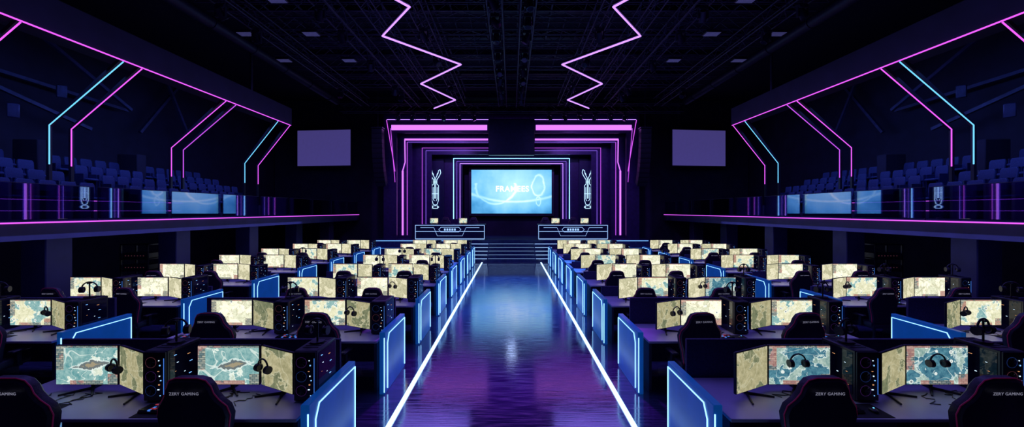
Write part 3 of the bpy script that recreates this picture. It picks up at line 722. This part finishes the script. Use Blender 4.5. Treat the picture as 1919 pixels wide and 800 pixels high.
def truss(L_, w=.4, step=.5):
    b = MB(); h = w/2
    for a in (-h,h):
        for c in (-h,h): b.cyl((a,-L_/2,c), (a,L_/2,c), .02, n=6)
    n = int(L_/step)
    for i in range(n):
        y0 = -L_/2+i*step; y1 = y0+step; s_ = 1 if i % 2 else -1
        for a in (-h,h):
            b.cyl((a,y0,-h*s_), (a,y1,h*s_), .011, n=4); b.cyl((-h*s_,y0,a), (h*s_,y1,a), .011, n=4)
    return b.mesh('lighting_truss', 'truss')
tl = truss(18.6); tt = truss(18)
for x, z in ((-.45,8.2),(.45,8.2),(-2.6,8.25),(2.6,8.25),(-3.9,8.31),(3.9,8.31),(-5.0,8.2),(5.0,8.2),(-7.6,8.25),(7.6,8.25)):
    solo('lighting_truss', tl, (x,11.8,z), label='black lattice lighting truss below the ceiling', category='truss', group='lighting trusses')
for y in (8.2,9.3,10.1,11.3,12.2,13.4,14.4,15.6,16.8,18.0,19.2,21.4):
    solo('lighting_truss', tt, (0,y,8.0 if y > 21 else 8.72), (0,0,R(90)), label='black lattice lighting truss spanning the hall', category='truss', group='lighting trusses')
bm_ = MB(); bm_.box((0,0,-.15), (18.4,.22,.03)); bm_.box((0,0,.15), (18.4,.22,.03)); bm_.box((0,0,0), (18.4,.03,.3)); bm_ = bm_.mesh('ceiling_beam', 'duct')
for k in range(10):
    solo('ceiling_beam', bm_, (0,5.2+2.0*k,9.22), label='black steel ceiling beam', category='beam', group='ceiling beams')
rc = random.Random(11)
for k in range(34):
    ln = rc.uniform(4,14)
    c = MB(); c.cyl((0,-ln/2,0), (0,ln/2,0), rc.uniform(.012,.04), n=6)
    solo('cable_conduit', c.mesh('cable_conduit', 'truss'), (-8.8+.53*k, 12+rc.uniform(-4,4), 8.99), label='slim steel conduit under the ceiling beams', category='conduit', group='ceiling conduits')
for sx in (-1,1):
    d = MB(); d.cyl((0,-9,0), (0,9,0), .18, n=16)
    for k in range(9): d.cyl((0,-8+2*k-.03,0), (0,-8+2*k+.03,0), .20, n=16)
    solo('ventilation_duct', d.mesh('ventilation_duct', 'duct'), (sx*9.25,12.5,8.4), label='round dark ventilation duct under the ceiling', category='duct', group='ventilation ducts')
fx = MB(); fx.box((0,0,.05), (.50,.32,.08), bev=.01)
fx = fx.mesh('fixture_housing', 'satin'); fd = MB()
for k in range(5): fd.box((0,-.12+.06*k,0), (.44,.025,.01))
fd = fd.mesh('diffuser', 'fixture')
fh = MB().cyl((0,0,.09), (0,0,.8), .01, n=5).mesh('hanger', 'steel')
for sx in (-1,1):
    for (x, y) in ((8.35,12.75),(6.3,12.75),(6.2,10.7),(8.4,15.0),(6.0,15.0),(6.7,8.75)):
        place('ceiling_panel_light', [P('fixture_housing', fx), P('diffuser', fd, label='faint violet louvred diffuser'), P('hanger', fh)], (sx*x,y,8.15), (0,0,0), label='dim rectangular louvred light below the ceiling', category='ceiling light', group='ceiling panel lights')
h_yoke = MB(); h_yoke.box((0,0,-.05), (.24,.16,.1), bev=.01); h_yoke.box((-.12,0,-.2), (.03,.08,.24)); h_yoke.box((.12,0,-.2), (.03,.08,.24)); h_yoke.cyl((0,0,0), (0,0,.05), .02, n=6); h_yoke = h_yoke.mesh('yoke', 'duct')
h_head = MB(); h_head.cyl((0,0,.12), (0,0,-.16), .08, .10, n=14); h_head = h_head.mesh('lamp_head', 'duct')
h_lens = MB().cyl((0,0,-.161), (0,0,-.168), .08, n=14).mesh('lens', 'glassdark')
for (x, y, z) in [(xx, 21.4, 7.73) for xx in (-6,-5.2,-4.4,-3.6,-2.8,-2,2,2.8,3.6,4.4,5.2,6)]+[(sx*5.0, yy, 7.93) for sx in (-1,1) for yy in (8.5,10.6,12,14.4,17.4,18.4)]+[(sx*.45, yy, 7.93) for sx in (-1,1) for yy in (8,9,10,11,12,13.5,15,16,17,18,19)]+[(sx*7.6, yy, 7.98) for sx in (-1,1) for yy in (10.6,12.1,18)]+[(sx*2.6, yy, 7.98) for sx in (-1,1) for yy in (8.8,12.0,14.1,17.2)]:
    place('moving_head_spotlight', [P('yoke', h_yoke, sub=[P('lamp_head', h_head, (0,0,-.22), (R(random.uniform(10,50)),0,random.uniform(-3,3)), sub=[P('lens', h_lens)])])], (x,y,z), label='black moving-head spotlight clamped to a truss', category='spotlight', group='moving-head spotlights')

# ------------------------------------------------------------------ lights
def area(loc, size, col, power, rot=(0,0,0), sy=None, spread=180):
    l = bpy.data.lights.new('area', 'AREA'); l.energy = power; l.color = col; l.shape = 'RECTANGLE'; l.size = size; l.size_y = sy or size; l.spread = R(spread)
    o = bpy.data.objects.new('area_lamp', l); COL.objects.link(o); o.location = loc; o.rotation_euler = rot
    return o
def spot(loc, target, col, power, ang, blend=.6, rad=.15):
    l = bpy.data.lights.new('spot', 'SPOT'); l.energy = power; l.color = col; l.spot_size = R(ang); l.spot_blend = blend; l.shadow_soft_size = rad
    o = bpy.data.objects.new('spot_lamp', l); COL.objects.link(o); o.location = loc
    o.rotation_euler = (Vector(target)-Vector(loc)).to_track_quat('-Z', 'Y').to_euler()
    return o
# small stage lamp behind the hanging display, leaving a faint glint on the polished floor
spot((0,24.4,6.0), (0,11.0,0), (.45,.60,1.0), 28, 40, rad=.30)
for sx in (-1,1):
    spot((sx*2.2,18.5,7.5), (sx*.2,13.5,0), (.03,.29,1.0), 4200, 38, rad=.35)
    spot((sx*1.6,14,7.6), (sx*.1,9.8,0), (.04,.24,1.0), 2300, 26, rad=.35)
    spot((sx*.6,11,7.9), (sx*.85,6.2,0), (.50,.03,1.0), 4600, 20, rad=.25, blend=.9)
    area((sx*4.5,12,7.5), 5, (.25,.19,1.0), 340, sy=16)
    area((sx*10.4,12,6.3), .5, (.12,.22,1.0), 150, rot=(0,sx*R(-25),0), sy=12)  # added fill without a fixture, so the balcony seats show
    area((sx*5.0,13,5.4), 2.0, (.22,.18,1.0), 24, rot=(R(180),0,0), sy=14)  # added upward fill without a fixture, revealing the ceiling
    area((sx*9.1,11,1.9), .6, (.18,.2,1.0), 26, rot=(0,-sx*R(50),0), sy=14)
    spot((sx*3,19.5,7.6), (sx*4.5,24.5,3), (.35,.12,1.0), 700, 70)
w = bpy.data.worlds.new('dark_hall'); scene.world = w; w.use_nodes = True
w.node_tree.nodes['Background'].inputs[0].default_value = (.012,.012,.06,1); w.node_tree.nodes['Background'].inputs[1].default_value = 1.0

cam = bpy.data.cameras.new('camera'); co = bpy.data.objects.new('camera', cam); COL.objects.link(co)
co.location = (0,0,2.6); co.rotation_euler = (R(90),0,0)
cam.sensor_width = 36; cam.lens = 760/1919*36; cam.shift_y = -5/1919; cam.shift_x = .0005
cam.clip_start = .05; cam.clip_end = 200
scene.camera = co
